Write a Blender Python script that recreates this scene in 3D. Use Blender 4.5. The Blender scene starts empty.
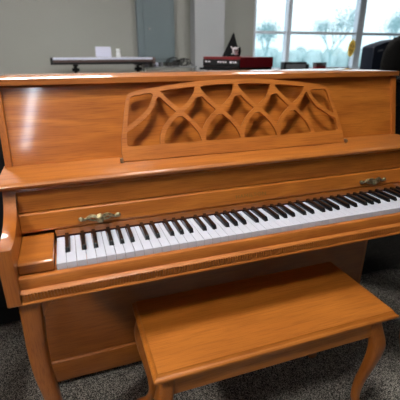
import bpy, bmesh, math, random
from mathutils import Vector, Matrix
PI = math.pi
SC = bpy.context.scene
COL = SC.collection
random.seed(7)

# ------------------------------------------------------------ materials
def srgb(r, g, b):
    f = lambda c: (c/255/12.92) if c/255 <= .04045 else ((c/255+.055)/1.055)**2.4
    return (f(r), f(g), f(b), 1)

def new_mat(name):
    m = bpy.data.materials.new(name); m.use_nodes = True
    nt = m.node_tree; nt.nodes.clear()
    out = nt.nodes.new('ShaderNodeOutputMaterial')
    b = nt.nodes.new('ShaderNodeBsdfPrincipled')
    nt.links.new(b.outputs[0], out.inputs[0])
    return m, nt, b

def plain(name, col, rough=.5, metal=0, var=.06, scale=30, coat=0, bump=0, spec=.5):
    m, nt, b = new_mat(name)
    tc = nt.nodes.new('ShaderNodeTexCoord'); n = nt.nodes.new('ShaderNodeTexNoise')
    n.inputs['Scale'].default_value = scale; n.inputs['Detail'].default_value = 3
    nt.links.new(tc.outputs['Object'], n.inputs['Vector'])
    r = nt.nodes.new('ShaderNodeValToRGB')
    r.color_ramp.elements[0].position = .3; r.color_ramp.elements[1].position = .7
    r.color_ramp.elements[0].color = tuple(c*(1-var) for c in col[:3])+(1,)
    r.color_ramp.elements[1].color = tuple(min(1, c*(1+var)) for c in col[:3])+(1,)
    nt.links.new(n.outputs['Fac'], r.inputs[0]); nt.links.new(r.outputs[0], b.inputs['Base Color'])
    b.inputs['Roughness'].default_value = rough; b.inputs['Metallic'].default_value = metal
    b.inputs['Coat Weight'].default_value = coat; b.inputs['Coat Roughness'].default_value = .08
    b.inputs['Specular IOR Level'].default_value = spec
    if bump:
        bp = nt.nodes.new('ShaderNodeBump'); bp.inputs['Strength'].default_value = bump
        nt.links.new(n.outputs['Fac'], bp.inputs['Height']); nt.links.new(bp.outputs[0], b.inputs['Normal'])
    return m

def wood(name, axis='x', light=(.54, .178, .025), dark=(.34, .096, .012), seed=0, rings=30, coat=.6, rough=.36, fig=.34):
    """lacquered oak: long cathedral figure along one axis plus fine open pores"""
    m, nt, b = new_mat(name)
    N = nt.nodes.new; L = nt.links.new
    tc = N('ShaderNodeTexCoord')
    def mapped(a, c):
        mp = N('ShaderNodeMapping')
        s = {'x': (a, c, c), 'y': (c, a, c), 'z': (c, c, a)}[axis]
        mp.inputs['Scale'].default_value = s; mp.inputs['Location'].default_value = (seed*1.7, seed*.9, seed*2.3)
        L(tc.outputs['Object'], mp.inputs['Vector']); return mp
    n1 = N('ShaderNodeTexNoise'); n1.inputs['Scale'].default_value = 1; n1.inputs['Detail'].default_value = 2.5
    n1.inputs['Roughness'].default_value = .45
    L(mapped(1.3, 6.5).outputs[0], n1.inputs['Vector'])
    mul = N('ShaderNodeMath'); mul.operation = 'MULTIPLY'; mul.inputs[1].default_value = rings*2
    L(n1.outputs['Fac'], mul.inputs[0])
    sn = N('ShaderNodeMath'); sn.operation = 'SINE'; L(mul.outputs[0], sn.inputs[0])
    ring = N('ShaderNodeMapRange'); ring.inputs[1].default_value = -1; ring.inputs[2].default_value = 1
    L(sn.outputs[0], ring.inputs[0])
    n2 = N('ShaderNodeTexNoise'); n2.inputs['Scale'].default_value = 1; n2.inputs['Detail'].default_value = 2
    L(mapped(14, 520).outputs[0], n2.inputs['Vector'])
    pr = N('ShaderNodeMapRange'); pr.inputs[1].default_value = .36; pr.inputs[2].default_value = .52
    L(n2.outputs['Fac'], pr.inputs[0])
    n3 = N('ShaderNodeTexNoise'); n3.inputs['Scale'].default_value = 1; n3.inputs['Detail'].default_value = 3
    L(mapped(1.6, 38).outputs[0], n3.inputs['Vector'])
    mix1 = N('ShaderNodeMix'); mix1.data_type = 'RGBA'
    mix1.inputs[6].default_value = dark+(1,); mix1.inputs[7].default_value = light+(1,)
    addm = N('ShaderNodeMath'); addm.operation = 'MULTIPLY_ADD'; addm.inputs[1].default_value = fig; 
    L(ring.outputs[0], addm.inputs[0])
    m3 = N('ShaderNodeMath'); m3.operation = 'MULTIPLY'; m3.inputs[1].default_value = .72; L(n3.outputs['Fac'], m3.inputs[0])
    L(m3.outputs[0], addm.inputs[2]); addm.use_clamp = True
    L(addm.outputs[0], mix1.inputs[0])
    mix2 = N('ShaderNodeMix'); mix2.data_type = 'RGBA'; mix2.blend_type = 'MULTIPLY'; mix2.inputs[0].default_value = 1
    pores = N('ShaderNodeMix'); pores.data_type = 'RGBA'
    pores.inputs[6].default_value = (.76, .70, .64, 1); pores.inputs[7].default_value = (1, 1, 1, 1)
    L(pr.outputs[0], pores.inputs[0]); L(mix1.outputs[2], mix2.inputs[6]); L(pores.outputs[2], mix2.inputs[7])
    L(mix2.outputs[2], b.inputs['Base Color'])
    b.inputs['Roughness'].default_value = rough
    b.inputs['Coat Weight'].default_value = coat; b.inputs['Coat Roughness'].default_value = .09
    bp = N('ShaderNodeBump'); bp.inputs['Strength'].default_value = .04; bp.inputs['Distance'].default_value = .002
    L(pr.outputs[0], bp.inputs['Height']); L(bp.outputs[0], b.inputs['Normal'])
    return m

WX = wood('oak_grain_long', 'x', seed=1)
WX2 = wood('oak_grain_board', 'x', seed=4, rings=22, coat=.2, rough=.45)
WXP = wood('oak_panel_figured', 'x', seed=2.2, rings=26, coat=1, fig=.5)
WY = wood('oak_grain_deep', 'y', seed=3)
WZ = wood('oak_grain_upright', 'z', seed=5, light=(.47, .145, .020), dark=(.31, .083, .010))
WB = wood('bench_oak', 'x', seed=7, light=(.56, .185, .025), dark=(.38, .112, .012), rings=16, coat=.25, rough=.42)
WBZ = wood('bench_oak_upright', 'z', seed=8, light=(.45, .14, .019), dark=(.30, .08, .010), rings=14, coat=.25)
IVORY = plain('white_key_plastic', srgb(205, 208, 220), .22, var=.01)
EBONY = plain('black_key_plastic', (.006, .006, .007, 1), .22, var=.1, coat=.3)
BRONZE = plain('antique_bronze', srgb(165, 152, 118), .38, .9, var=.55, scale=160)
GOLD = plain('faded_gilt', srgb(128, 100, 50), .45, .4, var=.15)
STEEL = plain('brushed_steel', srgb(170, 170, 165), .3, 1)
BRASS = plain('brass', srgb(190, 150, 70), .25, 1)
FELT = plain('dark_red_felt', srgb(52, 14, 10), .95)
BLACK = plain('black_plastic', (.008, .008, .009, 1), .5, spec=.25)
BLACKG = plain('black_polish', (.006, .006, .007, 1), .12, coat=.5)
BLACKF = plain('black_cloth', (.007, .007, .008, 1), .9, spec=.1, bump=.2, scale=300)
NAVY = plain('black_blue_vinyl', (.008, .012, .024, 1), .5, spec=.25, scale=200, bump=.1)
SILVER = plain('silver_plastic', srgb(185, 190, 208), .4)
BROWNBLK = plain('dark_brown_end', srgb(72, 54, 50), .5)
GREYP = plain('grey_plastic', srgb(105, 108, 112), .5)
RED = plain('red_lacquer', srgb(112, 14, 26), .35, coat=.2)
PAPER = plain('white_paper', srgb(200, 202, 222), .8, var=.02)
CUPW = plain('white_ceramic', srgb(225, 228, 230), .35, var=.02)
WALLA = plain('grey_wall_paint', srgb(146, 147, 142), .85, var=.015, scale=3)
WALLB = plain('pale_grey_wall_paint', srgb(160, 163, 166), .85, var=.015, scale=3)
WALLD = plain('dark_unseen_walls', srgb(70, 66, 62), .9, var=.05, scale=5)  # dark tone given to the unseen walls to cut bounced fill
ELEC = plain('grey_green_enamel', srgb(104, 117, 122), .45, var=.02)
CEIL = plain('grey_ceiling_tile', srgb(165, 163, 158), .9, var=.03, scale=60)
FRAMEM = plain('grey_window_metal', srgb(215, 224, 235), .5)
SILLM = plain('white_sill', srgb(215, 218, 220), .5, var=.02)
YELLOW = plain('yellow_plastic', srgb(225, 190, 60), .5, var=.05)
def translucent(name, col):
    m, nt, b = new_mat(name); o = [n for n in nt.nodes if n.type == 'OUTPUT_MATERIAL'][0]
    nz = nt.nodes.new('ShaderNodeTexNoise'); nz.inputs['Scale'].default_value = 20
    mr = nt.nodes.new('ShaderNodeMapRange'); mr.inputs[3].default_value = .4; mr.inputs[4].default_value = .5
    nt.links.new(nz.outputs['Fac'], mr.inputs[0]); nt.links.new(mr.outputs[0], b.inputs['Roughness'])
    b.inputs['Base Color'].default_value = col; t = nt.nodes.new('ShaderNodeBsdfTranslucent'); t.inputs[0].default_value = col
    x = nt.nodes.new('ShaderNodeMixShader'); x.inputs[0].default_value = .65
    nt.links.new(b.outputs[0], x.inputs[1]); nt.links.new(t.outputs[0], x.inputs[2]); nt.links.new(x.outputs[0], o.inputs[0]); return m
YELLOW = translucent('yellow_translucent_plastic', (1, .84, .22, 1))
YDARK = plain('olive_print', srgb(140, 135, 70), .6)
SKIN = plain('skin', srgb(196, 150, 134), .5, var=.04)
HAIR = plain('dark_hair', (.005, .0045, .004, 1), .8, spec=.12, var=.3, scale=120, bump=.3)
WHITE = plain('white_print', srgb(205, 205, 210), .7, var=.02)
GREYLINE = plain('white_enamel_wire', srgb(205, 206, 206), .5)

def carpet_mat():
    m, nt, b = new_mat('speckled_carpet')
    N = nt.nodes.new; L = nt.links.new
    tc = N('ShaderNodeTexCoord')
    v = N('ShaderNodeTexVoronoi'); v.inputs['Scale'].default_value = 400; L(tc.outputs['Object'], v.inputs['Vector'])
    n = N('ShaderNodeTexNoise'); n.inputs['Scale'].default_value = 260; n.inputs['Detail'].default_value = 5
    L(tc.outputs['Object'], n.inputs['Vector'])
    sep = N('ShaderNodeSeparateColor'); L(v.outputs['Color'], sep.inputs[0])
    mx = N('ShaderNodeMath'); mx.operation = 'MULTIPLY_ADD'; mx.inputs[1].default_value = .55
    L(sep.outputs[0], mx.inputs[0]); sc_ = N('ShaderNodeMath'); sc_.operation = 'MULTIPLY'; sc_.inputs[1].default_value = .5
    L(n.outputs['Fac'], sc_.inputs[0]); L(sc_.outputs[0], mx.inputs[2])
    r = N('ShaderNodeValToRGB'); e = r.color_ramp.elements
    e[0].position = .2; e[0].color = (.014, .013, .012, 1); e[1].position = .8; e[1].color = (.50, .46, .40, 1)
    k = e.new(.48); k.color = (.055, .051, .044, 1)
    L(mx.outputs[0], r.inputs[0]); L(r.outputs[0], b.inputs['Base Color'])
    b.inputs['Roughness'].default_value = 1; b.inputs['Specular IOR Level'].default_value = .1
    bp = N('ShaderNodeBump'); bp.inputs['Strength'].default_value = .5; bp.inputs['Distance'].default_value = .004
    L(mx.outputs[0], bp.inputs['Height']); L(bp.outputs[0], b.inputs['Normal'])
    return m
CARPET = carpet_mat()

def glass_mat():
    m = bpy.data.materials.new('window_glass'); m.use_nodes = True; nt = m.node_tree; nt.nodes.clear()
    o = nt.nodes.new('ShaderNodeOutputMaterial'); mx = nt.nodes.new('ShaderNodeMixShader')
    t = nt.nodes.new('ShaderNodeBsdfTransparent'); g = nt.nodes.new('ShaderNodeBsdfGlossy'); g.inputs['Roughness'].default_value = .02
    t.inputs[0].default_value = (.93, .97, .98, 1)
    mx.inputs[0].default_value = .05
    nt.links.new(t.outputs[0], mx.inputs[1]); nt.links.new(g.outputs[0], mx.inputs[2]); nt.links.new(mx.outputs[0], o.inputs[0])
    return m
GLASS = glass_mat()
def emit_mat(name, col, s):
    m = bpy.data.materials.new(name); m.use_nodes = True; nt = m.node_tree; nt.nodes.clear()
    o = nt.nodes.new('ShaderNodeOutputMaterial'); e = nt.nodes.new('ShaderNodeEmission')
    e.inputs[0].default_value = col; e.inputs[1].default_value = s
    nt.links.new(e.outputs[0], o.inputs[0]); return m

# ------------------------------------------------------------ mesh helpers
def add_box(bm, x0, x1, y0, y1, z0, z1, bev=0, seg=2):
    vs = [bm.verts.new(c) for c in ((x0,y0,z0),(x1,y0,z0),(x1,y1,z0),(x0,y1,z0),(x0,y0,z1),(x1,y0,z1),(x1,y1,z1),(x0,y1,z1))]
    fs = [bm.faces.new([vs[i] for i in f]) for f in ((0,3,2,1),(4,5,6,7),(0,1,5,4),(1,2,6,5),(2,3,7,6),(3,0,4,7))]
    if bev:
        es = list({e for f in fs for e in f.edges})
        bmesh.ops.bevel(bm, geom=es, offset=bev, segments=seg, profile=.5, affect='EDGES')
    return vs
def box(*a, **k):
    bm = bmesh.new(); add_box(bm, *a, **k); return bm
def add_prism(bm, pts, axis, a, b, bev=0, seg=2):
    """closed 2-D outline swept along an axis; pts are (y,z) for x, (x,z) for y, (x,y) for z"""
    def P(p, t):
        return {'x': (t, p[0], p[1]), 'y': (p[0], t, p[1]), 'z': (p[0], p[1], t)}[axis]
    v0 = [bm.verts.new(P(p, a)) for p in pts]; v1 = [bm.verts.new(P(p, b)) for p in pts]
    n = len(pts); fs = [bm.faces.new(v0), bm.faces.new(v1[::-1])]
    for i in range(n): fs.append(bm.faces.new((v0[i], v1[i], v1[(i+1) % n], v0[(i+1) % n])))
    if bev:
        es = [e for e in (set(fs[0].edges) | set(fs[1].edges))]
        bmesh.ops.bevel(bm, geom=es, offset=bev, segments=seg, profile=.5, affect='EDGES')
    bmesh.ops.recalc_face_normals(bm, faces=bm.faces[:])
def prism(pts, axis, a, b, bev=0, seg=2):
    bm = bmesh.new(); add_prism(bm, pts, axis, a, b, bev, seg); return bm
def add_loft(bm, rings, cap=True):
    rs = [[bm.verts.new(p) for p in r] for r in rings]; n = len(rs[0])
    for a, b in zip(rs, rs[1:]):
        for i in range(n): bm.faces.new((a[i], a[(i+1) % n], b[(i+1) % n], b[i]))
    if cap: bm.faces.new(rs[0][::-1]); bm.faces.new(rs[-1])
    bmesh.ops.recalc_face_normals(bm, faces=bm.faces[:])
def add_tube(bm, pts, r, n=8):
    pts = [Vector(p) for p in pts]; rr = r if isinstance(r, (list, tuple)) else [r]*len(pts)
    rings = []; ref = None
    for i, p in enumerate(pts):
        t = (pts[min(i+1, len(pts)-1)]-pts[max(i-1, 0)]).normalized()
        if ref is None: ref = Vector((0, 0, 1)) if abs(t.z) < .9 else Vector((1, 0, 0))
        a = t.cross(ref).normalized(); b = a.cross(t).normalized(); ref = b
        rings.append([p+(a*math.cos(2*PI*k/n)+b*math.sin(2*PI*k/n))*rr[i] for k in range(n)])
    add_loft(bm, rings)
def add_lathe(bm, prof, c=(0, 0, 0), n=24, axis='z'):
    rings = []
    for r, h in prof:
        ring = []
        for k in range(n):
            a = 2*PI*k/n; u, v = r*math.cos(a), r*math.sin(a)
            ring.append({'z': (c[0]+u, c[1]+v, c[2]+h), 'y': (c[0]+u, c[1]+h, c[2]+v), 'x': (c[0]+h, c[1]+u, c[2]+v)}[axis])
        rings.append(ring)
    add_loft(bm, rings)
def add_ball(bm, c, sx, sy, sz, u=16, v=10, rot=None):
    M = Matrix.Translation(c) @ (rot or Matrix.Identity(4)) @ Matrix.Diagonal((sx, sy, sz, 1))
    bmesh.ops.create_uvsphere(bm, u_segments=u, v_segments=v, radius=1, matrix=M)
def smooth_line(pts, n=6):
    out = []; P = [Vector(p) for p in pts]
    for i in range(len(P)-1):
        p0, p1, p2, p3 = P[max(i-1, 0)], P[i], P[i+1], P[min(i+2, len(P)-1)]
        for k in range(n):
            t = k/n
            out.append(.5*((2*p1)+(p2-p0)*t+(2*p0-5*p1+4*p2-p3)*t*t+(3*p1-p0-3*p2+p3)*t**3))
    out.append(P[-1]); return out

def obj(name, bm, m, parent=None, smooth=False, label=None):
    """link a bmesh authored in world axes as one mesh object; a parented part keeps its place"""
    off = Vector((0, 0, 0)); p = parent
    while p is not None: off += p.location; p = p.parent
    me = bpy.data.meshes.new(name)
    bm.transform(Matrix.Translation(-off)); bm.to_mesh(me); bm.free()
    if isinstance(m, (list, tuple)):
        for q in m: me.materials.append(q)
    else: me.materials.append(m)
    if smooth:
        for f in me.polygons: f.use_smooth = True
        me.set_sharp_from_angle(angle=math.radians(38))
    o = bpy.data.objects.new(name, me); COL.objects.link(o)
    if parent: o.parent = parent
    if label: o['label'] = label
    return o
def thing(name, label, cat, loc=(0, 0, 0), group=None):
    o = bpy.data.objects.new(name, None); COL.objects.link(o); o.location = loc; o.empty_display_size = .1
    o['label'] = label; o['category'] = cat
    if group: o['group'] = group
    return o
def tag(o, label, cat, group=None):
    o['label'] = label; o['category'] = cat
    if group: o['group'] = group
    return o
def struct(name, bm, m, label=None, parent=None, smooth=False):
    o = obj(name, bm, m, parent, smooth)
    if not parent: o['kind'] = 'structure'
    if label: o['label'] = label
    return o
def spin(root, deg):
    root.rotation_euler = (0, 0, math.radians(deg))

# ------------------------------------------------------------ the room
YW = 4.7; X0, X1, YF, HC = -4.0, 8.0, -6.8, 2.75
struct('floor', box(X0, X1, YF, YW, -.05, 0), CARPET, 'grey speckled carpet floor')
struct('ceiling', box(X0, X1, YF, YW, HC, HC+.05), CEIL, 'grey tiled ceiling')
struct('wall_left', box(X0-.1, X0, YF, YW, 0, HC), WALLD, 'left wall, darkened to cut fill light')
struct('wall_right', box(X1, X1+.1, YF, YW, 0, HC), WALLD, 'right wall, darkened to cut fill light')
struct('wall_front', box(X0, X1, YF-.1, YF, 0, HC), WALLD, 'wall behind the viewer, darkened to cut fill light')
WX0, WX1, WZ0, WZ1 = 2.86, 7.4, .93, 2.45
bm = bmesh.new()
add_box(bm, X0, WX0, YW, YW+.14, 0, HC); add_box(bm, WX1, X1, YW, YW+.14, 0, HC)
add_box(bm, WX0, WX1, YW, YW+.14, 0, WZ0-.02); add_box(bm, WX0, WX1, YW, YW+.14, WZ1, HC)
struct('wall_back', bm, WALLA, 'plain grey wall behind the piano')
struct('trim_1', box(1.862, 2.30, 4.5, YW, 0, HC), WALLB, 'pale grey boxed column beside the window')
struct('trim_2', box(WX0-.02, WX1+.02, 4.5, YW+.1, WZ0-.02, WZ0+.012, bev=.004), SILLM, 'white window sill')
struct('baseboard_back', prism([(YW-.012, 0), (YW, 0), (YW, .1), (YW-.006, .1), (YW-.012, .09)], 'x', X0, 1.862), BLACK, 'dark baseboard')
bm = bmesh.new()
t = .05
add_box(bm, WX0, WX0+t, YW+.03, YW+.1, WZ0+.012, WZ1); add_box(bm, WX1-t, WX1, YW+.03, YW+.1, WZ0+.012, WZ1)
add_box(bm, WX0+t, WX1-t, YW+.03, YW+.1, WZ1-t, WZ1); add_box(bm, WX0+t, WX1-t, YW+.03, YW+.1, WZ0+.012, WZ0+.04)
win = struct('window_1', bm, FRAMEM, 'wide grey metal framed window')
obj('transom_bar', box(WX0+t, WX1-t, YW+.02, YW+.09, 1.465, 1.507, bev=.004), FRAMEM, win)
MUL = [(3.435, 3.506), (4.755, 4.885), (6.1, 6.19)]
for a, b in MUL:
    obj('mullion', box(a, b, YW+.0, YW+.11, WZ0+.012, WZ1-t, bev=.006), FRAMEM, win)
xs = [WX0+t]+[v for ab in MUL for v in ab]+[WX1-t]
for i in range(0, len(xs), 2):
    for z0, z1 in ((WZ0+.04, 1.465), (1.507, WZ1-t)):
        obj('pane', box(xs[i], xs[i+1], YW+.05, YW+.056, z0, z1), GLASS, win)

# electrical panel on the back wall
ep = thing('electrical_panel', 'tall grey green electrical panel box on the back wall', 'electrical panel', (1.35, 4.62, 1.07))
obj('cabinet_box', box(1.092, 1.605, 4.62, 4.699, 1.07, 2.2, bev=.006), ELEC, ep)
dr = obj('door', box(1.175, 1.555, 4.603, 4.619, 1.12, 2.14, bev=.004), ELEC, ep)
bm = bmesh.new(); add_lathe(bm, [(.014, .0), (.014, -.008), (.009, -.014), (.002, -.015)], (1.25, 4.603, 1.5), 16, 'y')
obj('latch', bm, STEEL, dr, True, 'small silver round latch')
for z in (1.3, 1.95):
    bm = bmesh.new(); add_tube(bm, [(1.565, 4.612, z), (1.565, 4.612, z+.09)], .008); obj('hinge', bm, ELEC, ep, True)

# ceiling lamps
def troffer(x, y, lx, ly, s, label, col=(1, .97, .93, 1)):
    t_ = thing('ceiling_light', label, 'ceiling light', (x, y, HC), 'lamps let into the ceiling')
    fm = bmesh.new(); w = .03; z0, z1 = HC-.03, HC
    add_box(fm, x-lx/2-w, x-lx/2, y-ly/2-w, y+ly/2+w, z0, z1); add_box(fm, x+lx/2, x+lx/2+w, y-ly/2-w, y+ly/2+w, z0, z1)
    add_box(fm, x-lx/2, x+lx/2, y-ly/2-w, y-ly/2, z0, z1); add_box(fm, x-lx/2, x+lx/2, y+ly/2, y+ly/2+w, z0, z1)
    obj('frame', fm, SILLM, t_)
    obj('diffuser', box(x-lx/2, x+lx/2, y-ly/2, y+ly/2, HC-.02, HC-.008), emit_mat('lamp_diffuser', col, s), t_)
    return t_
troffer(-1.5, -1.2, .32, .32, 225, 'square ceiling light left of the piano bench')
troffer(.3, -.25, .42, .42, 72, 'square ceiling light over the piano bench')
nl = troffer(-.49, -4.45, .09, 3.4, 30, 'long narrow ceiling light behind the viewer', (.82, .9, 1, 1)); spin(nl, -10)
troffer(3.6, .6, .6, 1.2, 3, 'ceiling light right of the piano')
troffer(-.3, 2.6, 1.2, .6, 40, 'unseen fill lamp added to brighten the back wall')  # added fill, placed so its light falls on the back wall
troffer(2.4, 3.0, .6, .6, 34, 'unseen fill lamp added to brighten the wall by the window')  # extra lamp added to lift the dim wall beside the window

# ------------------------------------------------------------ the piano
pn = thing('upright_piano', 'honey oak upright piano with fretwork music desk and open keyboard', 'piano', (.6, .35, 0))
SL, SR = -.118, 1.306          # outer faces of the sides
AL, AR = -.084, 1.276          # inner faces of the arms
side = [(.352, 0), (.66, 0), (.66, 1.117), (.362, 1.117), (.312, .897), (.352, .8)]
for a, b in ((SL, -.099), (1.288, SR)):
    obj('side_panel', prism(side, 'x', a, b, bev=.002), WZ, pn)
arm_top = smooth_line([(-.036, .806), (0, .7985), (.06, .800), (.11, .812), (.148, .834), (.170, .860), (.176, .8795)], 5)
arm = [(-.030, .657), (-.036, .662)]+[(p[0], p[1]) for p in [Vector((-.036, .795))]+arm_top]+[(.352, .8795), (.352, .657)]
for a, b in ((SL+.004, AL), (AR, SR-.004)):
    obj('arm', prism(arm, 'x', a, b, bev=.003), WZ, pn, True)
lid = [(.3525, 1.118), (.352, 1.1185), (.352, 1.134), (.3526, 1.1345), (.668, 1.1345), (.668, 1.118)]
obj('lid', prism(lid, 'x', SL-.006, SR+.004, bev=.002), wood('oak_lid_polished', 'x', seed=15, rings=20, coat=1, rough=.6), pn, True)
# leaning upper panel
up = [(.320, .8975), (.375, 1.117), (.392, 1.117), (.337, .8975)]
obj('upper_panel', prism(up, 'x', -.0985, 1.2875), WXP, pn)
shelf = [(.152, .880), (.147, .8845), (.146, .889), (.149, .894), (.156, .897), (.336, .897), (.336, .8795), (.158, .8795)]
obj('music_shelf', prism(shelf, 'x', SL-.006, SR+.006, bev=.003), WX2, pn, True)
nb = [(.163, .8125), (.171, .8665), (.166, .869), (.168, .8755), (.172, .879), (.192, .879), (.182, .8125)]
obj('nameboard', prism(nb, 'x', AL+.001, AR-.001), WX, pn)
fbp = [(.1475, .760), (.1455, .764), (.153, .806), (.156, .8095), (.178, .8095), (.168, .757), (.150, .757)]
fb = obj('fallboard', prism(fbp, 'x', AL+.001, AR-.001, bev=.001), WX, pn)
obj('name_strip', box(-.001, 1.226, .1445, .170, .716, .7565), wood('oak_strip', 'x', seed=6, coat=.8), pn)
obj('felt_strip', box(-.001, 1.226, .1435, .1445, .733, .740), FELT, pn)
# antique pulls on the fallboard
def pull(cx):
    bm = bmesh.new(); yf, z = .1475, .779
    for s in (-1, 1):
        pts = smooth_line([(cx+s*.008, yf-.010, z+.004), (cx+s*.022, yf-.008, z+.008), (cx+s*.038, yf-.005, z+.000), (cx+s*.050, yf-.005, z+.002)], 5)
        add_tube(bm, pts, [.0062-.0036*i/(len(pts)-1) for i in range(len(pts))], 8)
        pts = smooth_line([(cx+s*.006, yf-.008, z-.006), (cx+s*.020, yf-.007, z-.005), (cx+s*.034, yf-.005, z+.001)], 5)
        add_tube(bm, pts, .0026, 7)
        add_ball(bm, (cx+s*.050, yf-.005, z+.001), .0075, .005, .0065, 12, 8)
        add_ball(bm, (cx+s*.042, yf-.004, z-.002), .005, .004, .004, 10, 6)
    add_lathe(bm, [(.011, .0), (.011, -.004), (.006, -.008), (.0095, -.013), (.0105, -.018), (.006, -.022), (.001, -.023)], (cx, yf+.002, z-.002), 16, 'y')
    return obj('pull_handle', bm, BRONZE, fb, True, 'antique bronze pull handle')
pull(.119); pull(1.062)
def text_mesh(s, size, extrude):
    cu = bpy.data.curves.new('lettering', 'FONT'); cu.body = s; cu.size = size; cu.extrude = extrude
    cu.align_x = 'CENTER'; cu.align_y = 'CENTER'; cu.space_character = 1.15
    o = bpy.data.objects.new('t', cu); COL.objects.link(o)
    bpy.context.view_layer.update()
    me = bpy.data.meshes.new_from_object(o.evaluated_get(bpy.context.evaluated_depsgraph_get()))
    bpy.data.objects.remove(o); bm = bmesh.new(); bm.from_mesh(me); return bm
bm = text_mesh('HAMILTON', .0165, .0003)
xsv = [v.co.x for v in bm.verts]; k = .104/(max(xsv)-min(xsv))
tilt = math.atan2(.0075, .042)
M = Matrix.Translation((.586, .1485, .783)) @ Matrix.Rotation(PI/2-tilt, 4, 'X') @ Matrix.Diagonal((k, 1, 1, 1))
bm.transform(M); obj('lettering', bm, GOLD, fb, label='faded gilt maker lettering')
# key blocks
WKB = wood('key_block_polished', 'x', seed=18, coat=1, rough=.4)
for a, b in ((AL+.001, -.0048), (1.2298, AR-.001)):
    kb = [(0, .7215), (-.001, .744), (.002, .7475), (.006, .749), (.150, .749), (.150, .7215)]
    obj('key_block', prism(kb, 'x', a, b, bev=.0015), WKB, pn, True)
# key slip with its small moulding
sl = [(-.003, .655), (-.003, .7195), (-.007, .7205), (-.015, .7185), (-.018, .714), (-.018, .6905), (-.020, .6895), (-.0275, .6885), (-.0305, .6855), (-.0245, .684), (-.0245, .6655), (-.0325, .664), (-.034, .6605), (-.032, .657), (-.029, .6555)]
WS = wood('key_slip_oak', 'x', seed=17, coat=.12, rough=.5)
ks = obj('key_slip', prism(sl, 'x', AL+.0005, AR-.0005), WS, pn, True)
bm = bmesh.new(); x = AL+.004
while x < AR-.004:
    add_box(bm, x, x+.0038, -.0312, -.0250, .667, .683); x += .0072
obj('dentil_molding', bm, WS, ks)
obj('keybed', box(AL+.001, AR-.001, -.003, .345, .657, .7150), wood('keybed_dark_oak', 'x', seed=9, coat=.1), pn)
# keys
K = .0235; ZT = .735
blacks = [n for n in range(1, 52) if (n-1) % 7 not in (1, 4)]
boff = {1: -.003, 2: .003, 4: -.004, 5: 0, 6: .004}
bx = {n: n*K+boff[(n-2) % 7] for n in blacks}
for i in range(52):
    g = .0005; a, b = i*K+g, (i+1)*K-g; hw = .0072; yn = .049; yr = .1435
    pts = [(a, .0), (b, .0)]
    if i+1 in bx: pts += [(b, yn), (bx[i+1]-hw, yn), (bx[i+1]-hw, yr)]
    else: pts += [(b, yr)]
    if i in bx: pts += [(bx[i]+hw, yr), (bx[i]+hw, yn), (a, yn)]
    else: pts += [(a, yr)]
    obj('white_key', prism(pts, 'z', .7175, ZT, bev=.0008, seg=2), IVORY, pn)
for n in blacks:
    c = bx[n]; bm = bmesh.new()
    q = lambda hw, y0, y1, z: [(c-hw, y0, z), (c+hw, y0, z), (c+hw, y1, z), (c-hw, y1, z)]
    add_loft(bm, [q(.0056, .0495, .1432, .722), q(.0056, .0500, .1432, .737), q(.0047, .0555, .1432, .7465)])
    bmesh.ops.bevel(bm, geom=[e for e in bm.edges], offset=.0012, segments=2, profile=.5, affect='EDGES')
    obj('black_key', bm, EBONY, pn, True)
# lower case
obj('lower_panel', box(-.0985, 1.2875, .345, .36, .14, .655, bev=.002), wood('lower_panel_oak_shaded', 'x', seed=11, light=(.34, .10, .015), dark=(.22, .058, .008)), pn)  # same oak, with the shade under the keybed darkened into its colour
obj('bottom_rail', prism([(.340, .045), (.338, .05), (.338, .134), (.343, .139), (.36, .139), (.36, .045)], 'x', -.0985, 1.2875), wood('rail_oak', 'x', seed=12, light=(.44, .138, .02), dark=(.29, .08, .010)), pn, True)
obj('bottom_board', box(-.0985, 1.2875, .362, .655, .02, .05), WX, pn)
obj('back_board', box(-.0985, 1.2875, .640, .655, .052, 1.112), WZ, pn)
for px in (.49, .6, .71):
    bm = bmesh.new()
    rings = []
    for s_, (y, z, w, h) in enumerate([(.346, .075, .008, .006), (.30, .073, .008, .005), (.275, .070, .012, .005), (.245, .066, .019, .005), (.215, .060, .021, .005), (.198, .056, .014, .004)]):
        rings.append([(px+w*math.cos(2*PI*k/12), y, z+h*math.sin(2*PI*k/12)) for k in range(12)])
    add_loft(bm, rings); obj('pedal', bm, BRASS, pn, True)
def rsq(cx, cy, z, hw, n=16, e=.45):
    out = []
    for k in range(n):
        a = 2*PI*(k+.5)/n; c, s = math.cos(a), math.sin(a)
        out.append((cx+hw*math.copysign(abs(c)**e, c), cy+hw*math.copysign(abs(s)**e, s), z))
    return out
def piano_leg(cx, mx):
    """front leg: square block under the keybed, curved ear, cabriole sweep to the floor"""
    bm = bmesh.new()
    prof = [(.656, .0, .0, .0265), (.61, -.001, .0, .0265), (.56, -.003, .0, .0252), (.50, -.006, .002, .0238), (.42, -.005, .005, .0222), (.34, .003, .009, .0208), (.26, .011, .014, .0185), (.18, .016, .017, .0155), (.12, .013, .012, .0150), (.07, .004, .0, .0175), (.03, -.006, -.012, .023), (.012, -.008, -.014, .0245), (0, -.008, -.014, .021)]
    pts = smooth_line([(z, dx, dy, ) for z, dx, dy, w in prof], 3); ws = smooth_line([(w, 0, 0) for z, dx, dy, w in prof], 3)
    add_loft(bm, [rsq(cx+mx*p[1], .008+p[2], p[0], w[0]) for p, w in zip(pts, ws)])
    ear = [(0, .6565), (.060, .6565), (.057, .646), (.046, .634), (.033, .624), (.026, .608), (.022, .585), (0, .585)]
    ear = [(cx+mx*a, z) for a, z in ear]
    add_prism(bm, ear, 'y', -.008, .022, bev=.003)
    return obj('leg', bm, WZ, pn, True)
piano_leg(-.071, 1); piano_leg(1.258, -1)

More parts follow.
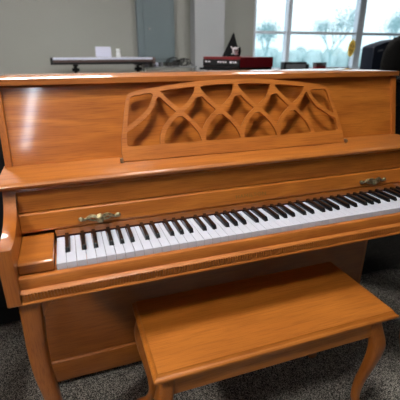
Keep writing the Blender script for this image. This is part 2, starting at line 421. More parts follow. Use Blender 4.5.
# fretwork music desk: a leaning plane, u along x, s up the slope
U = Vector((0, .09, .205)).normalized(); NV = Vector((1, 0, 0)).cross(U)  # NV points to the player side (-y)
D0 = Vector((0, .259, .8975))
def dpt(x, s, d=0): 
    p = D0+U*s+NV*d; return (x, p.y, p.z)
CXD = .609
def curve_fill(splines, extrude, bevel):
    cu = bpy.data.curves.new('c', 'CURVE'); cu.dimensions = '2D'; cu.fill_mode = 'BOTH'; cu.extrude = extrude; cu.bevel_depth = bevel; cu.bevel_resolution = 1
    for pts in splines:
        sp = cu.splines.new('POLY'); sp.points.add(len(pts)-1); sp.use_cyclic_u = True
        for q, p in zip(sp.points, pts): q.co = (p[0], p[1], 0, 1)
    o = bpy.data.objects.new('t', cu); COL.objects.link(o); bpy.context.view_layer.update()
    me = bpy.data.meshes.new_from_object(o.evaluated_get(bpy.context.evaluated_depsgraph_get()))
    bpy.data.objects.remove(o); bm = bmesh.new(); bm.from_mesh(me); return bm
half = [(.401, 0), (.400, .03), (.3965, .062), (.389, .10), (.380, .137), (.372, .170), (.366, .192), (.361, .201), (.352, .208), (.33, .2135), (.29, .220), (.24, .2265), (.18, .2335), (.12, .2385), (.06, .2415), (0, .2425)]
outer = [(CXD+a, s) for a, s in half]+[(CXD-a, s) for a, s in half[::-1][1:]]
ih = [(.382, .043), (.379, .08), (.369, .122), (.360, .16), (.353, .194), (.33, .199), (.29, .2055), (.24, .2125), (.18, .2185), (.12, .2235), (.06, .2265), (0, .2275)]
inner = [(CXD+a, s) for a, s in ih]+[(CXD-a, s) for a, s in ih[::-1][1:]]
T = .0045
def to_plane(bm, d=0):
    for v in bm.verts:
        x, s, w = v.co; v.co = dpt(x, s, w+d)
W = .1365; J = [CXD+(i-2)*W for i in range(5)]
RW = .0135; ST, SK_, SB = .226, .142, .040
def lerp_tab(tab, s):
    for (s0, x0), (s1, x1) in zip(tab, tab[1:]):
        if s0 >= s >= s1: return x0+(x1-x0)*(s0-s)/(s0-s1)
    return tab[0][1] if s > tab[0][0] else tab[-1][1]
END = [(.226, 0), (.20, .003), (.185, .008), (.165, .018), (.150, .029), (.135, .045), (.12, .066), (.105, .088), (.09, .115)]
def f_rib(s, e, g):
    if s >= SK_: return .5*(max(0, ST-s)/(ST-SK_))**e
    return .5+.5*(1-(1-min(1, (SK_-s)/(SK_-SB)))**g)
def r1(i, s):   # rib falling to the right from post i
    return J[4]+lerp_tab(END, s) if i == 4 else J[i]+W*f_rib(s, 1.35, 1.95)
def r2(i, s):   # rib falling to the left from post i
    return J[0]-lerp_tab(END, s) if i == 0 else J[i]-W*f_rib(s, 1.9, 2.3)
def hwid(fn, i, s):
    d = (fn(i, s+.003)-fn(i, s-.003))/.006
    return RW/2*min(2.2, math.sqrt(1+d*d))
IH = [(.382, .043), (.379, .08), (.371, .122), (.363, .16), (.356, .190), (.349, .198), (.33, .2005), (.29, .2065), (.24, .2125), (.18, .2185), (.12, .2235), (.06, .2265), (0, .2275)]
def top_s(x):
    a = abs(x-CXD)
    for (a0, s0), (a1, s1) in zip(IH[5:], IH[6:]):
        if a0 >= a >= a1: return s0+(s1-s0)*(a0-a)/(a0-a1)
    return .198 if a > .34 else .2275
def side_x(s):
    for (a0, s0), (a1, s1) in zip(IH, IH[1:]):
        if s0 <= s <= s1: return a0+(a1-a0)*(s-s0)/(s1-s0)
    return .349
RAIL = .043
def hole(lf, rf, s_hi, s_lo, wmin=.0012, n=80):
    L_, R_ = [], []
    for k in range(n+1):
        s = s_hi+(s_lo-s_hi)*k/n; a, b = lf(s), rf(s)
        if b-a > wmin: L_.append((a, s)); R_.append((b, s))
    # follow the curved top rail
    L2 = [(x, min(s, top_s(x))) for x, s in L_]; R2 = [(x, min(s, top_s(x))) for x, s in R_]
    top = []
    if s_hi > .19 and L2 and abs(L2[0][1]-top_s(L2[0][0])) < 1e-6:
        a, b = L2[0][0], R2[0][0]
        top = [(a+(b-a)*q/6, top_s(a+(b-a)*q/6)) for q in range(1, 6)]
    P = (top+R2+L2[::-1])[::1]
    keep = []
    for p in P:
        if not keep or math.hypot(p[0]-keep[-1][0], p[1]-keep[-1][1]) > .0045: keep.append(p)
    P = keep
    for _ in range(3):
        Q = []
        for i in range(len(P)):
            p, q = P[i], P[(i+1) % len(P)]
            Q += [(p[0]*.75+q[0]*.25, p[1]*.75+q[1]*.25), (p[0]*.25+q[0]*.75, p[1]*.25+q[1]*.75)]
        P = Q
    out = []
    for p in P:
        if not out or math.hypot(p[0]-out[-1][0], p[1]-out[-1][1]) > .0011: out.append(p)
    return out
holes = []
e1 = lambda i: (lambda s: r1(i, s)+hwid(r1, i, s)); e1m = lambda i: (lambda s: r1(i, s)-hwid(r1, i, s))
e2 = lambda i: (lambda s: r2(i, s)+hwid(r2, i, s)); e2m = lambda i: (lambda s: r2(i, s)-hwid(r2, i, s))
bl_ = lambda s: CXD-side_x(s); br_ = lambda s: CXD+side_x(s)
for i in range(4):
    holes.append(hole(e1(i), e2m(i+1), .2275, .12, .009))
    holes.append(hole(e2(i+1), e1m(i), .155, RAIL, .011))
for i in range(1, 4):
    holes.append(hole(lambda s, i=i: max(e2(i)(s), e1(i-1)(s)), lambda s, i=i: min(e1m(i)(s), e2m(i+1)(s)), .189, .05, .006))
holes.append(hole(bl_, e2m(0), .200, .10)); holes.append(hole(e1(4), br_, .200, .10))
holes.append(hole(lambda s: max(bl_(s), e2(0)(s)), lambda s: min(e1m(0)(s), e2m(1)(s)), .191, RAIL))
holes.append(hole(lambda s: max(e2(4)(s), e1(3)(s)), lambda s: min(br_(s), e1m(4)(s)), .191, RAIL))
from mathutils.geometry import delaunay_2d_cdt
loops = [outer]+[h for h in holes if len(h) > 5]
flat, edges = [], []
for l in loops:
    k0 = len(flat); flat += [Vector(p) for p in l]
    edges += [(k0+q, k0+(q+1) % len(l)) for q in range(len(l))]
cv, ce, cf, *_ = delaunay_2d_cdt(flat, edges, [], 1, 1e-6)
def inside(p, poly):
    r = False
    for q in range(len(poly)):
        a, b = poly[q], poly[q-1]
        if (a[1] > p[1]) != (b[1] > p[1]) and p[0] < (b[0]-a[0])*(p[1]-a[1])/(b[1]-a[1])+a[0]: r = not r
    return r
bm = bmesh.new()
vf = [bm.verts.new((p[0], p[1], T)) for p in cv]
for f in cf:
    c = (cv[f[0]]+cv[f[1]]+cv[f[2]])/3
    if inside(c, outer) and not any(inside(c, h) for h in loops[1:]): bm.faces.new([vf[q] for q in f])
bmesh.ops.delete(bm, geom=[v for v in bm.verts if not v.link_faces], context='VERTS')
front = bm.faces[:]
front = bm.faces[:]
ex_ = bmesh.ops.extrude_face_region(bm, geom=front, use_keep_orig=True)
for g in ex_['geom']:
    if isinstance(g, bmesh.types.BMVert): g.co.z = -T
to_plane(bm)
bmesh.ops.recalc_face_normals(bm, faces=bm.faces[:])
md = obj('music_desk', bm, WX2, pn, False)
for x in (CXD-.404, CXD+.404):
    bm = bmesh.new(); add_box(bm, x-.004, x+.004, .2475, .262, .8975, .910, bev=.0012)
    add_tube(bm, [(x, .25, .905), (x, .243, .905)], .003, 8)
    obj('desk_pin', bm, STEEL, md, True, 'small steel pin at the foot of the desk')

# ------------------------------------------------------------ the bench
bn = thing('piano_bench', 'oak piano bench with cabriole legs pushed under the keyboard', 'bench', (.57, 0, 0))
BX0, BX1, BY0, BY1 = .188, .948, -.164, .165
def rect(i, z): return [(BX0+i, BY0+i, z), (BX1-i, BY0+i, z), (BX1-i, BY1-i, z), (BX0+i, BY1-i, z)]
bm = bmesh.new(); add_loft(bm, [rect(.004, .446), rect(.0, .449), rect(0, .4555), rect(.003, .459), rect(.0075, .4615), rect(.011, .4665), rect(.0125, .470)])
obj('seat_lid', bm, WB, bn)
for a in ((BX0+.052, BX1-.052, BY0+.026, BY0+.042), (BX0+.052, BX1-.052, BY1-.042, BY1-.026)):
    obj('apron', box(*a, .372, .4455, bev=.0015), WB, bn)
for a, b in ((BX0+.026, BX0+.042), (BX1-.042, BX1-.026)):
    obj('apron', box(a, b, BY0+.052, BY1-.052, .372, .4455, bev=.0015), WB, bn)
obj('compartment_floor', box(BX0+.03, BX1-.03, BY0+.03, BY1-.03, .376, .382), WB, bn)
def bench_leg(cx, cy, mx, my):
    bm = bmesh.new()
    prof = [(.4455, -.004, .0200), (.41, .0, .0215), (.375, .008, .0230), (.34, .0135, .0225), (.29, .011, .0195), (.23, .003, .0165), (.17, -.006, .0145), (.11, -.009, .0130), (.07, -.003, .0132), (.042, .012, .0150), (.022, .026, .0185), (.008, .031, .0185), (0, .030, .0150)]
    pts = smooth_line([(z, d, w) for z, d, w in prof], 3)
    add_loft(bm, [rsq(cx+mx*p[1], cy+my*p[1], p[0], p[2], 16, .6) for p in pts])
    obj('leg', bm, WBZ, bn, True)
for mx, cx in ((-1, BX0+.036), (1, BX1-.052)):
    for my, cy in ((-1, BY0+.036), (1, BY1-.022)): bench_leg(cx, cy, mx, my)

# ------------------------------------------------------------ black neighbours of the piano
def cabinet(name, label, cat, x0, x1, y0, y1, z1, mt):
    c = thing(name, label, cat, ((x0+x1)/2, y0, 0))
    obj('body', box(x0, x1, y0, y1, .02, z1-.02, bev=.006), mt, c)
    obj('top_board', box(x0-.01, x1+.01, y0-.012, y1, z1-.0195, z1, bev=.006), mt, c)
    obj('front_panel', box(x0+.05, x1-.05, y0-.010, y0-.0005, .12, z1-.12, bev=.004), mt, c)
    for x in (x0+.04, x1-.04):
        for y in (y0+.04, y1-.04):
            bm = bmesh.new(); add_lathe(bm, [(.018, 0), (.02, .006), (.02, .0195)], (x, y, 0), 14); obj('foot', bm, BLACK, c, True)
    return c
cabinet('black_cabinet', 'tall black cabinet standing beyond the left end of the piano', 'cabinet', -1.15, -.17, .80, 1.35, .96, BLACK)
cabinet('black_cabinet', 'black upright cabinet standing right of the piano', 'cabinet', 1.46, 2.35, .58, 1.12, 1.09, BLACKG)
blk_box = thing('shade_blocker', 'black amplifier out of view, added to shade the carpet', 'blocker', (-.72, .1, 0))  # box added outside the view to cast shade on the carpet
obj('body', box(-1.0, -.47, -.15, .66, .02, .62, bev=.01), BLACK, blk_box)
obj('front_plate', box(-.98, -.49, -.158, -.151, .05, .5, bev=.003), BLACKF, blk_box)
for x in (-.94, -.53):
    for y in (-.1, .6):
        bm = bmesh.new(); add_lathe(bm, [(.02, 0), (.024, .008), (.024, .0195)], (x, y, 0), 14); obj('foot', bm, BLACK, blk_box, True)

# ------------------------------------------------------------ stage keyboard behind
kst = thing('keyboard_stand', 'black column stand under the stage keyboard by the back wall', 'stand', (.6, 4.35, 0))
for x in (.235, 1.02):
    bm = bmesh.new(); add_tube(bm, [(x, 4.35, .05), (x, 4.35, 1.045)], .022, 12); add_box(bm, x-.045, x+.045, 4.31, 4.39, .985, 1.02, bev=.006)
    obj('post', bm, BLACK, kst, True)
    obj('arm', box(x-.03, x+.03, 4.21, 4.49, 1.0452, 1.063, bev=.004), BLACK, kst)
    obj('foot', box(x-.03, x+.03, 4.12, 4.55, .0, .05, bev=.01), BLACK, kst)
obj('crossbar', box(.257, .998, 4.335, 4.365, .5, .54, bev=.006), BLACK, kst)
kb = thing('stage_keyboard', 'long silver and black stage keyboard seen from behind on its stand', 'electronic keyboard', (.59, 4.35, 1.0635))
case = [(4.20, 1.064), (4.50, 1.064), (4.50, 1.145), (4.46, 1.150), (4.215, 1.142), (4.20, 1.118)]
obj('body', prism([(4.203, 1.0645), (4.497, 1.0645), (4.497, 1.138), (4.215, 1.132), (4.203, 1.125)], 'x', -.015, 1.185), BROWNBLK, kb)
obj('end_cheek', prism(case, 'x', -.048, -.0155, bev=.008, seg=3), BLACK, kb, True)
obj('end_cheek', prism(case, 'x', 1.1855, 1.225, bev=.006, seg=3), BROWNBLK, kb, True)
obj('bottom_shell', prism([(4.196, 1.0645), (4.2025, 1.0645), (4.2025, 1.092), (4.196, 1.090)], 'x', -.015, 1.185), BLACK, kb)
obj('control_panel', prism([(4.198, 1.119), (4.2025, 1.119), (4.2150, 1.1325), (4.4965, 1.1385), (4.4965, 1.144), (4.212, 1.139), (4.198, 1.128)], 'x', -.015, 1.185), SILVER, kb)
# sheet music card and mug on it
sh = [(.490, 1.150), (.685, 1.148), (.680, 1.268), (.493, 1.270)]
bm = prism(sh, 'y', 4.30, 4.306)
tag(obj('paper_card', bm, PAPER), 'white card propped up on the stage keyboard', 'card')
bm = bmesh.new()
add_lathe(bm, [(.018, .0), (.026, .0), (.029, .01), (.028, .048), (.022, .052), (.022, .058), (.025, .062), (.025, .1), (.022, .104), (.003, .104)], (.772, 4.32, 1.1435), 20)
tag(obj('white_mug', bm, CUPW, smooth=True), 'small white cup standing right of the card on the keyboard', 'cup')
# low wire rack and cable tangle
rk = thing('wire_rack', 'white wire rack below the electrical panel', 'rack', (1.4, 4.4, 0))
for x in (1.10, 1.82):
    for y in (4.28, 4.48):
        bm = bmesh.new(); add_tube(bm, [(x, y, 0), (x, y, 1.02)], .008, 8); obj('upright', bm, GREYLINE, rk, True)
bm = bmesh.new()
for i in range(12): add_tube(bm, [(1.10+i*.0655, 4.28, 1.02), (1.10+i*.0655, 4.48, 1.02)], .005, 6)
for y in (4.28, 4.48): add_tube(bm, [(1.09, y, 1.02), (1.83, y, 1.02)], .007, 6)
obj('top_shelf', bm, GREYP, rk, True)
for i, (x, w, h) in enumerate([(1.13, .02, .055), (1.19, .012, .05), (1.25, .035, .05), (1.32, .03, .055)]):
    bm = box(x, x+w, 4.31, 4.44, 1.0275, 1.0275+h, bev=.002)
    tag(obj('paper_folder', bm, PAPER if i % 2 == 0 else GREYP), 'upright %s folder on the wire rack, %s from its left end' % (('white', 'grey')[i % 2], ('first', 'second', 'third', 'fourth')[i]), 'folder', 'folders on the wire rack')
rnd = random.Random(3)
bm = bmesh.new()
for q in range(14):
    cx_, cy_, r_ = 1.40+rnd.random()*.30, 4.36+rnd.random()*.05, .035+rnd.random()*.05
    tl = rnd.random()*1.2; pts = []
    for k in range(15):
        a = 2*PI*k/12
        pts.append((cx_+r_*math.cos(a)*(1+.1*math.sin(3*a+q)), cy_+.35*r_*math.sin(a)*math.cos(tl), 1.036+r_*.62*(1+math.sin(a+tl))))
    add_tube(bm, pts, .0055, 6)
add_tube(bm, smooth_line([(1.68, 4.37, 1.045), (1.72, 4.38, 1.075), (1.76, 4.38, 1.06), (1.79, 4.38, 1.034)], 5), .005, 6)
tag(obj('cable_tangle', bm, BLACK, smooth=True), 'black tangle of cables on the wire rack', 'cables')

# ------------------------------------------------------------ red keyboard with the pirate hat
RN = Vector((1.58, 2.40)); ang = math.atan2(.24, .97)
ex = Vector((math.cos(ang), math.sin(ang))); ey = Vector((-math.sin(ang), math.cos(ang)))
def R(a, b): 
    p = RN+ex*a+ey*b; return (p.x, p.y)
def rbox(bm, a0, a1, b0, b1, z0, z1, bev=0):
    add_prism(bm, [R(a0, b0), R(a1, b0), R(a1, b1), R(a0, b1)], 'z', z0, z1, bev)
rst = thing('keyboard_stand', 'black folding stand carrying the red keyboard', 'stand', (1.65, 2.7, 0))
for b in (.1, .5):
    bm = bmesh.new()
    add_tube(bm, [R(.02, b)+(.012,), R(.38, b)+(1.035,)], .014, 8); obj('cross_leg', bm, BLACK, rst, True)
    bm = bmesh.new()
    add_tube(bm, [R(.38, b+.035)+(.012,), R(.02, b+.035)+(1.035,)], .014, 8); obj('cross_leg', bm, BLACK, rst, True)
for a in (.02, .38):
    bm = bmesh.new(); rbox(bm, a-.02, a+.02, -.02, .66, 1.036, 1.056, .004); obj('support_arm', bm, BLACK, rst)
rk2 = thing('red_keyboard', 'red electronic keyboard with black rear panel on its folding stand', 'electronic keyboard', (1.65, 2.7, 1.0565))
bm = bmesh.new(); rbox(bm, 0.006, .40, 0, .60, 1.072, 1.163, .005); obj('body', bm, RED, rk2)
bm = bmesh.new(); rbox(bm, -.001, .0055, .004, .595, 1.076, 1.140, .001); rp = obj('rear_panel', bm, BLACK, rk2)
bm = bmesh.new(); rbox(bm, .0, .395, .01, .59, 1.0568, 1.0715, .003); obj('base_plate', bm, BLACK, rk2)
bm = bmesh.new()
for b0, b1 in ((.05, .075), (.085, .10), (.115, .15), (.20, .22), (.23, .26), (.275, .30), (.31, .345), (.47, .50), (.52, .555)):
    rbox(bm, -.0016, -.001, b0, b1, 1.110, 1.124)
obj('lettering', bm, WHITE, rp, label='small white lettering along the rear panel')
ht = thing('pirate_hat', 'black pointed pirate hat with white skull standing on the red keyboard', 'hat', (1.66, 2.76, 1.1655))
bm = bmesh.new(); hx, hy, hz = 1.655, 2.76, 1.1655
prof = [(.090, 0), (.088, .006), (.070, .05), (.050, .10), (.030, .15), (.012, .195), (.003, .21)]
rings = []
for r_, h in prof:
    rings.append([(hx-.005+.02*h/.2+r_*math.cos(2*PI*k/24), hy+.75*r_*math.sin(2*PI*k/24), hz+h) for k in range(24)])
add_loft(bm, rings)
add_ball(bm, (hx+.062, hy-.02, hz+.045), .028, .022, .05, 14, 10)
obj('hat_body', bm, BLACKF, ht, True)
bm = bmesh.new()
fx, fy = hx+.006, hy-.064
add_ball(bm, (fx+.004, fy, hz+.055), .032, .012, .030, 16, 12); add_ball(bm, (fx+.006, fy+.0, hz+.026), .019, .010, .014, 12, 8)
for s in (-1, 1): add_tube(bm, [(fx-s*.034, fy+.004, hz+.018), (fx+s*.042, fy+.004, hz+.088)], .005, 6)
sk = obj('skull_patch', bm, WHITE, ht, True, 'white skull and crossed bones')
bm = bmesh.new()
for s in (-1, 1): add_ball(bm, (fx+.004+s*.012, fy-.011, hz+.054), .008, .004, .009, 10, 8)
add_ball(bm, (fx+.005, fy-.011, hz+.040), .004, .003, .005, 8, 6)
obj('eye_socket', bm, BLACK, sk, True)

# ------------------------------------------------------------ things on the sill
SZ = WZ0+.0125
rd = thing('tabletop_radio', 'black box with pale grey front on the window sill right of the first mullion', 'radio', (3.54, 4.6, SZ))
obj('case', box(3.335, 3.745, 4.55, 4.66, SZ, SZ+.118, bev=.006), BLACK, rd)
obj('front_panel', box(3.37, 3.725, 4.543, 4.5495, SZ+.02, SZ+.088, bev=.002), GREYP, rd)
bm = bmesh.new(); add_lathe(bm, [(.028, 0), (.03, .01), (.03, .07), (.02, .086), (.004, .088)], (3.79, 4.6, SZ), 18)
tag(obj('black_canister', bm, BLACK, smooth=True), 'small black canister beside the radio on the sill', 'canister')
gb = thing('small_box', 'small dark box with red lower band on the window sill', 'box', (4.02, 4.6, SZ))
obj('carton', box(3.925, 4.12, 4.55, 4.65, SZ+.0455, SZ+.105, bev=.003), BROWNBLK, gb)
obj('red_band', box(3.93, 4.118, 4.549, 4.651, SZ, SZ+.045, bev=.002), RED, gb)
obj('label_patch', box(4.03, 4.11, 4.5465, 4.5495, SZ+.055, SZ+.098), GREYP, gb)
bm = box(4.20, 4.36, 4.54, 4.64, SZ, SZ+.022, bev=.005)
tag(obj('remote_control', bm, BROWNBLK), 'flat dark remote control on the window sill', 'remote control')
fl = thing('yellow_disc_stand', 'yellow round disc with crossed marks on a thin stand by the mullion', 'ornament', (4.555, 4.56, SZ))
bm = bmesh.new(); add_lathe(bm, [(.035, 0), (.035, .008), (.01, .014), (.006, .05)], (4.555, 4.56, SZ), 16)
add_tube(bm, [(4.555, 4.56, SZ+.04), (4.555, 4.56, 1.14)], .006, 8); obj('stem', bm, GREYP, fl, True)
bm = bmesh.new(); add_lathe(bm, [(.10, -.004), (.128, -.004), (.132, 0), (.128, .004), (.10, .004)], (0, 0, 0), 32, 'y')
add_lathe(bm, [(.001, -.003), (.105, -.003), (.105, .003), (.001, .003)], (0, 0, 0), 32, 'y')
rm = Matrix.Translation((4.575, 4.56, 1.262)) @ Matrix.Rotation(math.radians(10), 4, 'Y') @ Matrix.Rotation(math.radians(28), 4, 'Z')
bm.transform(rm); ds = obj('disc', bm, YELLOW, fl, True)
bm = bmesh.new()
for k in range(3):
    a = math.radians(30+60*k); c, s = math.cos(a), math.sin(a)
    for q in (-1, 1):
        add_prism(bm, [(q*.028*c-.008*s, q*.028*s+.008*c), (q*.09*c-.014*s, q*.09*s+.014*c), (q*.09*c+.014*s, q*.09*s-.014*c), (q*.028*c+.008*s, q*.028*s-.008*c)], 'y', -.0055, -.0042)
bm.transform(rm); obj('crossed_marks', bm, YDARK, ds)

# ------------------------------------------------------------ black case at right on a small table
tb = thing('side_table', 'dark side table under the black case', 'table', (3.25, 2.75, 0))
obj('tabletop', box(2.88, 3.52, 2.45, 2.95, .93, .96, bev=.004), BLACK, tb)
for x in (2.91, 3.49):
    for y in (2.48, 2.92): obj('leg', box(x-.018, x+.018, y-.018, y+.018, 0, .9295, bev=.003), BLACK, tb)
cs = thing('equipment_case', 'black vinyl equipment case with handle slot before the window', 'case', (3.2, 2.7, .961))
ca = [(3.165, .962), (3.465, .962), (3.475, 1.33), (3.41, 1.322), (3.26, 1.285), (3.175, 1.262), (3.16, 1.245)]
obj('body', prism(ca, 'y', 2.52, 2.70, bev=.012, seg=3), NAVY, cs, True)
bm = bmesh.new(); add_prism(bm, [(3.215, 1.205), (3.275, 1.216), (3.277, 1.232), (3.217, 1.222)], 'y', 2.514, 2.5195); obj('handle_slot', bm, GREYP, cs)

# ------------------------------------------------------------ seated person at the right edge
PX, PY = 2.57, 1.62
st = thing('stool', 'black round stool under the seated person', 'stool', (PX, PY, 0))
bm = bmesh.new(); add_lathe(bm, [(.15, .385), (.17, .39), (.175, .405), (.17, .42), (.14, .425)], (PX, PY, 0), 24); obj('seat', bm, BLACK, st, True)
for k in range(4):
    a = PI/4+k*PI/2; bm = bmesh.new()
    add_tube(bm, [(PX+.1*math.cos(a), PY+.1*math.sin(a), .3845), (PX+.19*math.cos(a), PY+.19*math.sin(a), .008)], .012, 8); obj('leg', bm, BLACK, st, True)
pr = thing('person', 'person with dark hair in black clothes sitting at the right edge', 'person', (PX, PY, 0))
V = {'pel': (0, 0, .53, .115), 'wai': (.01, 0, .68, .105), 'che': (.0, 0, .86, .13), 'nb': (-.01, 0, 1.0, .07), 'nk': (.0, 0, 1.06, .052), 'hd': (.015, 0, 1.12, .055),
     'shl': (-.005, .15, .965, .062), 'ell': (.06, .22, .72, .045), 'wrl': (.28, .15, .66, .03), 'hal': (.35, .13, .655, .032),
     'shr': (-.005, -.15, .965, .062), 'elr': (.06, -.22, .72, .045), 'wrr': (.28, -.15, .66, .03), 'har': (.35, -.13, .655, .032),
     'hil': (.03, .09, .525, .095), 'knl': (.42, .12, .50, .065), 'anl': (.40, .12, .11, .042), 'hel': (.39, .12, .05, .042), 'tol': (.55, .13, .035, .034),
     'hir': (.03, -.09, .525, .095), 'knr': (.42, -.12, .50, .065), 'anr': (.40, -.12, .11, .042), 'her': (.39, -.12, .05, .042), 'tor': (.55, -.13, .035, .034)}
E_ = [('pel', 'wai'), ('wai', 'che'), ('che', 'nb'), ('nb', 'nk'), ('nk', 'hd'), ('che', 'shl'), ('shl', 'ell'), ('ell', 'wrl'), ('wrl', 'hal'), ('che', 'shr'), ('shr', 'elr'), ('elr', 'wrr'), ('wrr', 'har'),
      ('pel', 'hil'), ('hil', 'knl'), ('knl', 'anl'), ('anl', 'hel'), ('hel', 'tol'), ('pel', 'hir'), ('hir', 'knr'), ('knr', 'anr'), ('anr', 'her'), ('her', 'tor')]
names = list(V); me = bpy.data.meshes.new('m')
me.from_pydata([V[n][:3] for n in names], [(names.index(a), names.index(b)) for a, b in E_], [])
o = bpy.data.objects.new('t', me); COL.objects.link(o)
sm = o.modifiers.new('s', 'SKIN'); sm.use_smooth_shade = True
for i, n in enumerate(names): me.skin_vertices[0].data[i].radius = (V[n][3],)*2
me.skin_vertices[0].data[0].use_root = True
ss = o.modifiers.new('u', 'SUBSURF'); ss.levels = 2; ss.render_levels = 2
bpy.context.view_layer.update()
m2 = bpy.data.meshes.new_from_object(o.evaluated_get(bpy.context.evaluated_depsgraph_get())); bpy.data.objects.remove(o)
bm = bmesh.new(); bm.from_mesh(m2)
HZ = 1.19
n0 = len(bm.verts)
add_ball(bm, (.02, 0, HZ), .092, .074, .112, 28, 20)                      # skull
bm.verts.ensure_lookup_table()
for v in bm.verts[n0:]:
    c = v.co
    if c.x > .03 and c.z < HZ-.02: c.y *= 1-.28*min(1, (HZ-.02-c.z)/.09); c.x += .01
    if c.x > .09 and HZ-.03 < c.z < HZ+.0 and abs(c.y) < .02: c.x += .012
add_tube(bm, [(.105, 0, HZ+.012), (.122, 0, HZ-.016), (.128, 0, HZ-.026), (.108, 0, HZ-.034)], [.008, .010, .012, .008], 8)   # nose
for s in (-1, 1):
    add_ball(bm, (.008, s*.077, HZ-.008), .018, .008, .031, 14, 10)       # ears
    add_ball(bm, (.096, s*.030, HZ+.006), .010, .012, .009, 10, 8)        # eyes
    add_tube(bm, [(.016, s*.083, HZ+.012), (.000, s*.086, HZ+.018), (-.008, s*.086, HZ+.002), (.004, s*.083, HZ-.028)], .0035, 6)
    for k in range(4):                                                      # fingers
        y = s*(.108+.014*k); L_ = (.062, .072, .068, .052)[k]
        add_tube(bm, [(.35, y, .655), (.35+L_*.45, y, .648), (.35+L_*.8, y, .630), (.35+L_*.9, y, .612)], [.009, .0085, .008, .006], 7)
    add_tube(bm, [(.325, s*.105, .655), (.35, s*.088, .650), (.375, s*.082, .64)], [.010, .009, .007], 7)
add_tube(bm, [(.106, -.022, HZ-.056), (.112, 0, HZ-.055), (.106, .022, HZ-.056)], .005, 7)     # mouth
for f in bm.faces:
    c = f.calc_center_median()
    f.material_index = 0 if (c.z > 1.045 or (c.x > .30 and .58 < c.z < .72)) else 1
bm.transform(Matrix.Translation((PX, PY, 0)) @ Matrix.Rotation(math.radians(12), 4, 'Z'))
obj('body', bm, [SKIN, BLACKF], pr, True)
bm = bmesh.new(); rh = random.Random(5)
add_ball(bm, (.004, 0, HZ+.022), .104, .088, .105, 28, 20)
for v in list(bm.verts):
    if v.co.x > .055 and v.co.z < HZ+.045: bm.verts.remove(v)
    elif v.co.x > -.028 and v.co.z < HZ+.028: bm.verts.remove(v)
    else:
        v.co += Vector((rh.uniform(-.004, .004), rh.uniform(-.004, .004), rh.uniform(-.004, .004)))
bmesh.ops.solidify(bm, geom=bm.faces[:], thickness=.008)
for k in range(26):                                                        # loose locks falling behind the ear
    a = math.radians(118+124*k/25); x, y = .004+.098*math.cos(a), .082*math.sin(a)
    add_tube(bm, smooth_line([(x, y, HZ+.02), (x*1.08-.004, y*1.06, HZ-.06), (x*1.1-.006, y*1.02, HZ-.13-.03*rh.random())], 3), [.016]*5+[.011, .006], 7)
bm.transform(Matrix.Translation((PX, PY, 0)) @ Matrix.Rotation(math.radians(12), 4, 'Z'))
obj('hair', bm, HAIR, pr, True)

# ------------------------------------------------------------ outdoors
def plain_matte(n, c, v=.1, s=1.5): return plain(n, c, .95, var=v, scale=s, spec=.1)
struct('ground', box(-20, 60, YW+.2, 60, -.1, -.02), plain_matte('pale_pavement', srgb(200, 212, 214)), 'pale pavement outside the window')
LEAF = [plain_matte('hazy_grey_green_twigs', srgb(160, 192, 196), .12), plain_matte('hazy_hedge_green', srgb(182, 206, 208), .12)]  # outdoor haze and glare painted in as pale colour
def tree(x, y, h, w, seed, label):
    rn = random.Random(seed)
    t_ = thing('bare_tree', label, 'tree', (x, y, -.02), 'trees outside the window')
    bm = bmesh.new(); tips = []
    def grow(p, d, L_, r, lev):
        q = p+d*L_; add_tube(bm, [p, (p+q)/2+Vector((rn.uniform(-.04, .04), 0, 0))*L_, q], [r, r*.85, r*.65], 5 if lev < 2 else 3)
        if lev >= 5: tips.append(q); return
        for k in range(3 if lev < 4 else 2):
            nd = (d+Vector((rn.uniform(-.55, .55)*w, rn.uniform(-.5, .5)*w, rn.uniform(.1, .5)))).normalized()
            grow(q, nd, L_*rn.uniform(.62, .86), r*.62, lev+1)
    grow(Vector((x, y, -.02)), Vector((0, 0, 1)), h*.21, h*.018, 0)
    obj('branches', bm, LEAF[0], t_)
    bm = bmesh.new()
    for q in tips:
        for k in range(12):
            c = q+Vector((rn.gauss(0, .2), rn.gauss(0, .2), rn.gauss(0, .2)))
            a, b = Vector((rn.uniform(-1, 1), rn.uniform(-1, 1), rn.uniform(-1, 1)))*.05, Vector((rn.uniform(-1, 1), rn.uniform(-1, 1), rn.uniform(-1, 1)))*.05
            bm.faces.new([bm.verts.new(c), bm.verts.new(c+a), bm.verts.new(c+a+b), bm.verts.new(c+b)])
    obj('foliage', bm, LEAF[0], t_)
tree(11.4, 20, 3.7, 1.0, 1, 'leftmost hazy tree, low behind the first window bay')
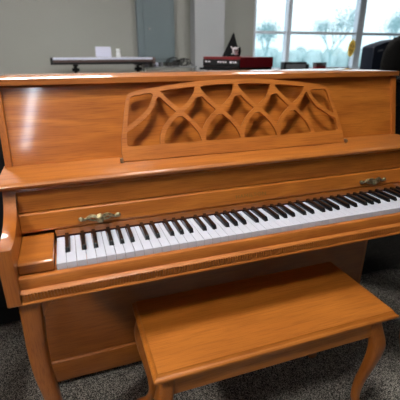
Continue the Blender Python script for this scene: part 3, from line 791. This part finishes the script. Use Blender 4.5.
tree(15.9, 20, 4.8, 1.15, 2, 'broad hazy tree in the middle window bay')
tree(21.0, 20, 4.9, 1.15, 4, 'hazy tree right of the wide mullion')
rn = random.Random(11)
bm = bmesh.new()
for i in range(60):
    x = 6+i*.5; add_ball(bm, (x, 26+rn.uniform(-.5, .5), .5), .7, .6, rn.uniform(.7, 1.15), 10, 7)
for v in bm.verts: v.co += Vector((rn.uniform(-.07, .07), rn.uniform(-.07, .07), rn.uniform(-.07, .07)))
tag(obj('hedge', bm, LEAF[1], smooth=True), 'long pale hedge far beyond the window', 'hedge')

w = bpy.data.worlds.new('overcast'); SC.world = w; w.use_nodes = True; nt = w.node_tree
bg = nt.nodes['Background']; bg.inputs[1].default_value = 1.8
tc = nt.nodes.new('ShaderNodeTexCoord'); sp = nt.nodes.new('ShaderNodeSeparateXYZ'); rp_ = nt.nodes.new('ShaderNodeValToRGB')
nt.links.new(tc.outputs['Generated'], sp.inputs[0]); nt.links.new(sp.outputs['Z'], rp_.inputs[0]); nt.links.new(rp_.outputs[0], bg.inputs[0])
rp_.color_ramp.elements[0].color = (.70, .86, .93, 1); rp_.color_ramp.elements[1].color = (.95, 1.0, 1.05, 1); rp_.color_ramp.elements[1].position = .12

# ------------------------------------------------------------ camera
cd = bpy.data.cameras.new('camera'); co = bpy.data.objects.new('camera', cd); COL.objects.link(co)
r_, u_, b_ = (.944073, -.329736, -.001044), (.122146, .346774, .929961), (-.306279, -.878079, .367656)
co.matrix_world = Matrix(((r_[0], u_[0], b_[0], .06929), (r_[1], u_[1], b_[1], -.84249), (r_[2], u_[2], b_[2], 1.20401), (0, 0, 0, 1)))
cd.sensor_width = 36; cd.lens = 33.6529; cd.clip_start = .02; cd.clip_end = 200
cd.dof.use_dof = True; cd.dof.focus_distance = 1.22; cd.dof.aperture_fstop = 4.0
SC.camera = co
vs = SC.view_settings; vs.view_transform = 'Standard'; vs.look = 'None'; vs.gamma = 1; vs.use_curve_mapping = False; vs.exposure = 0
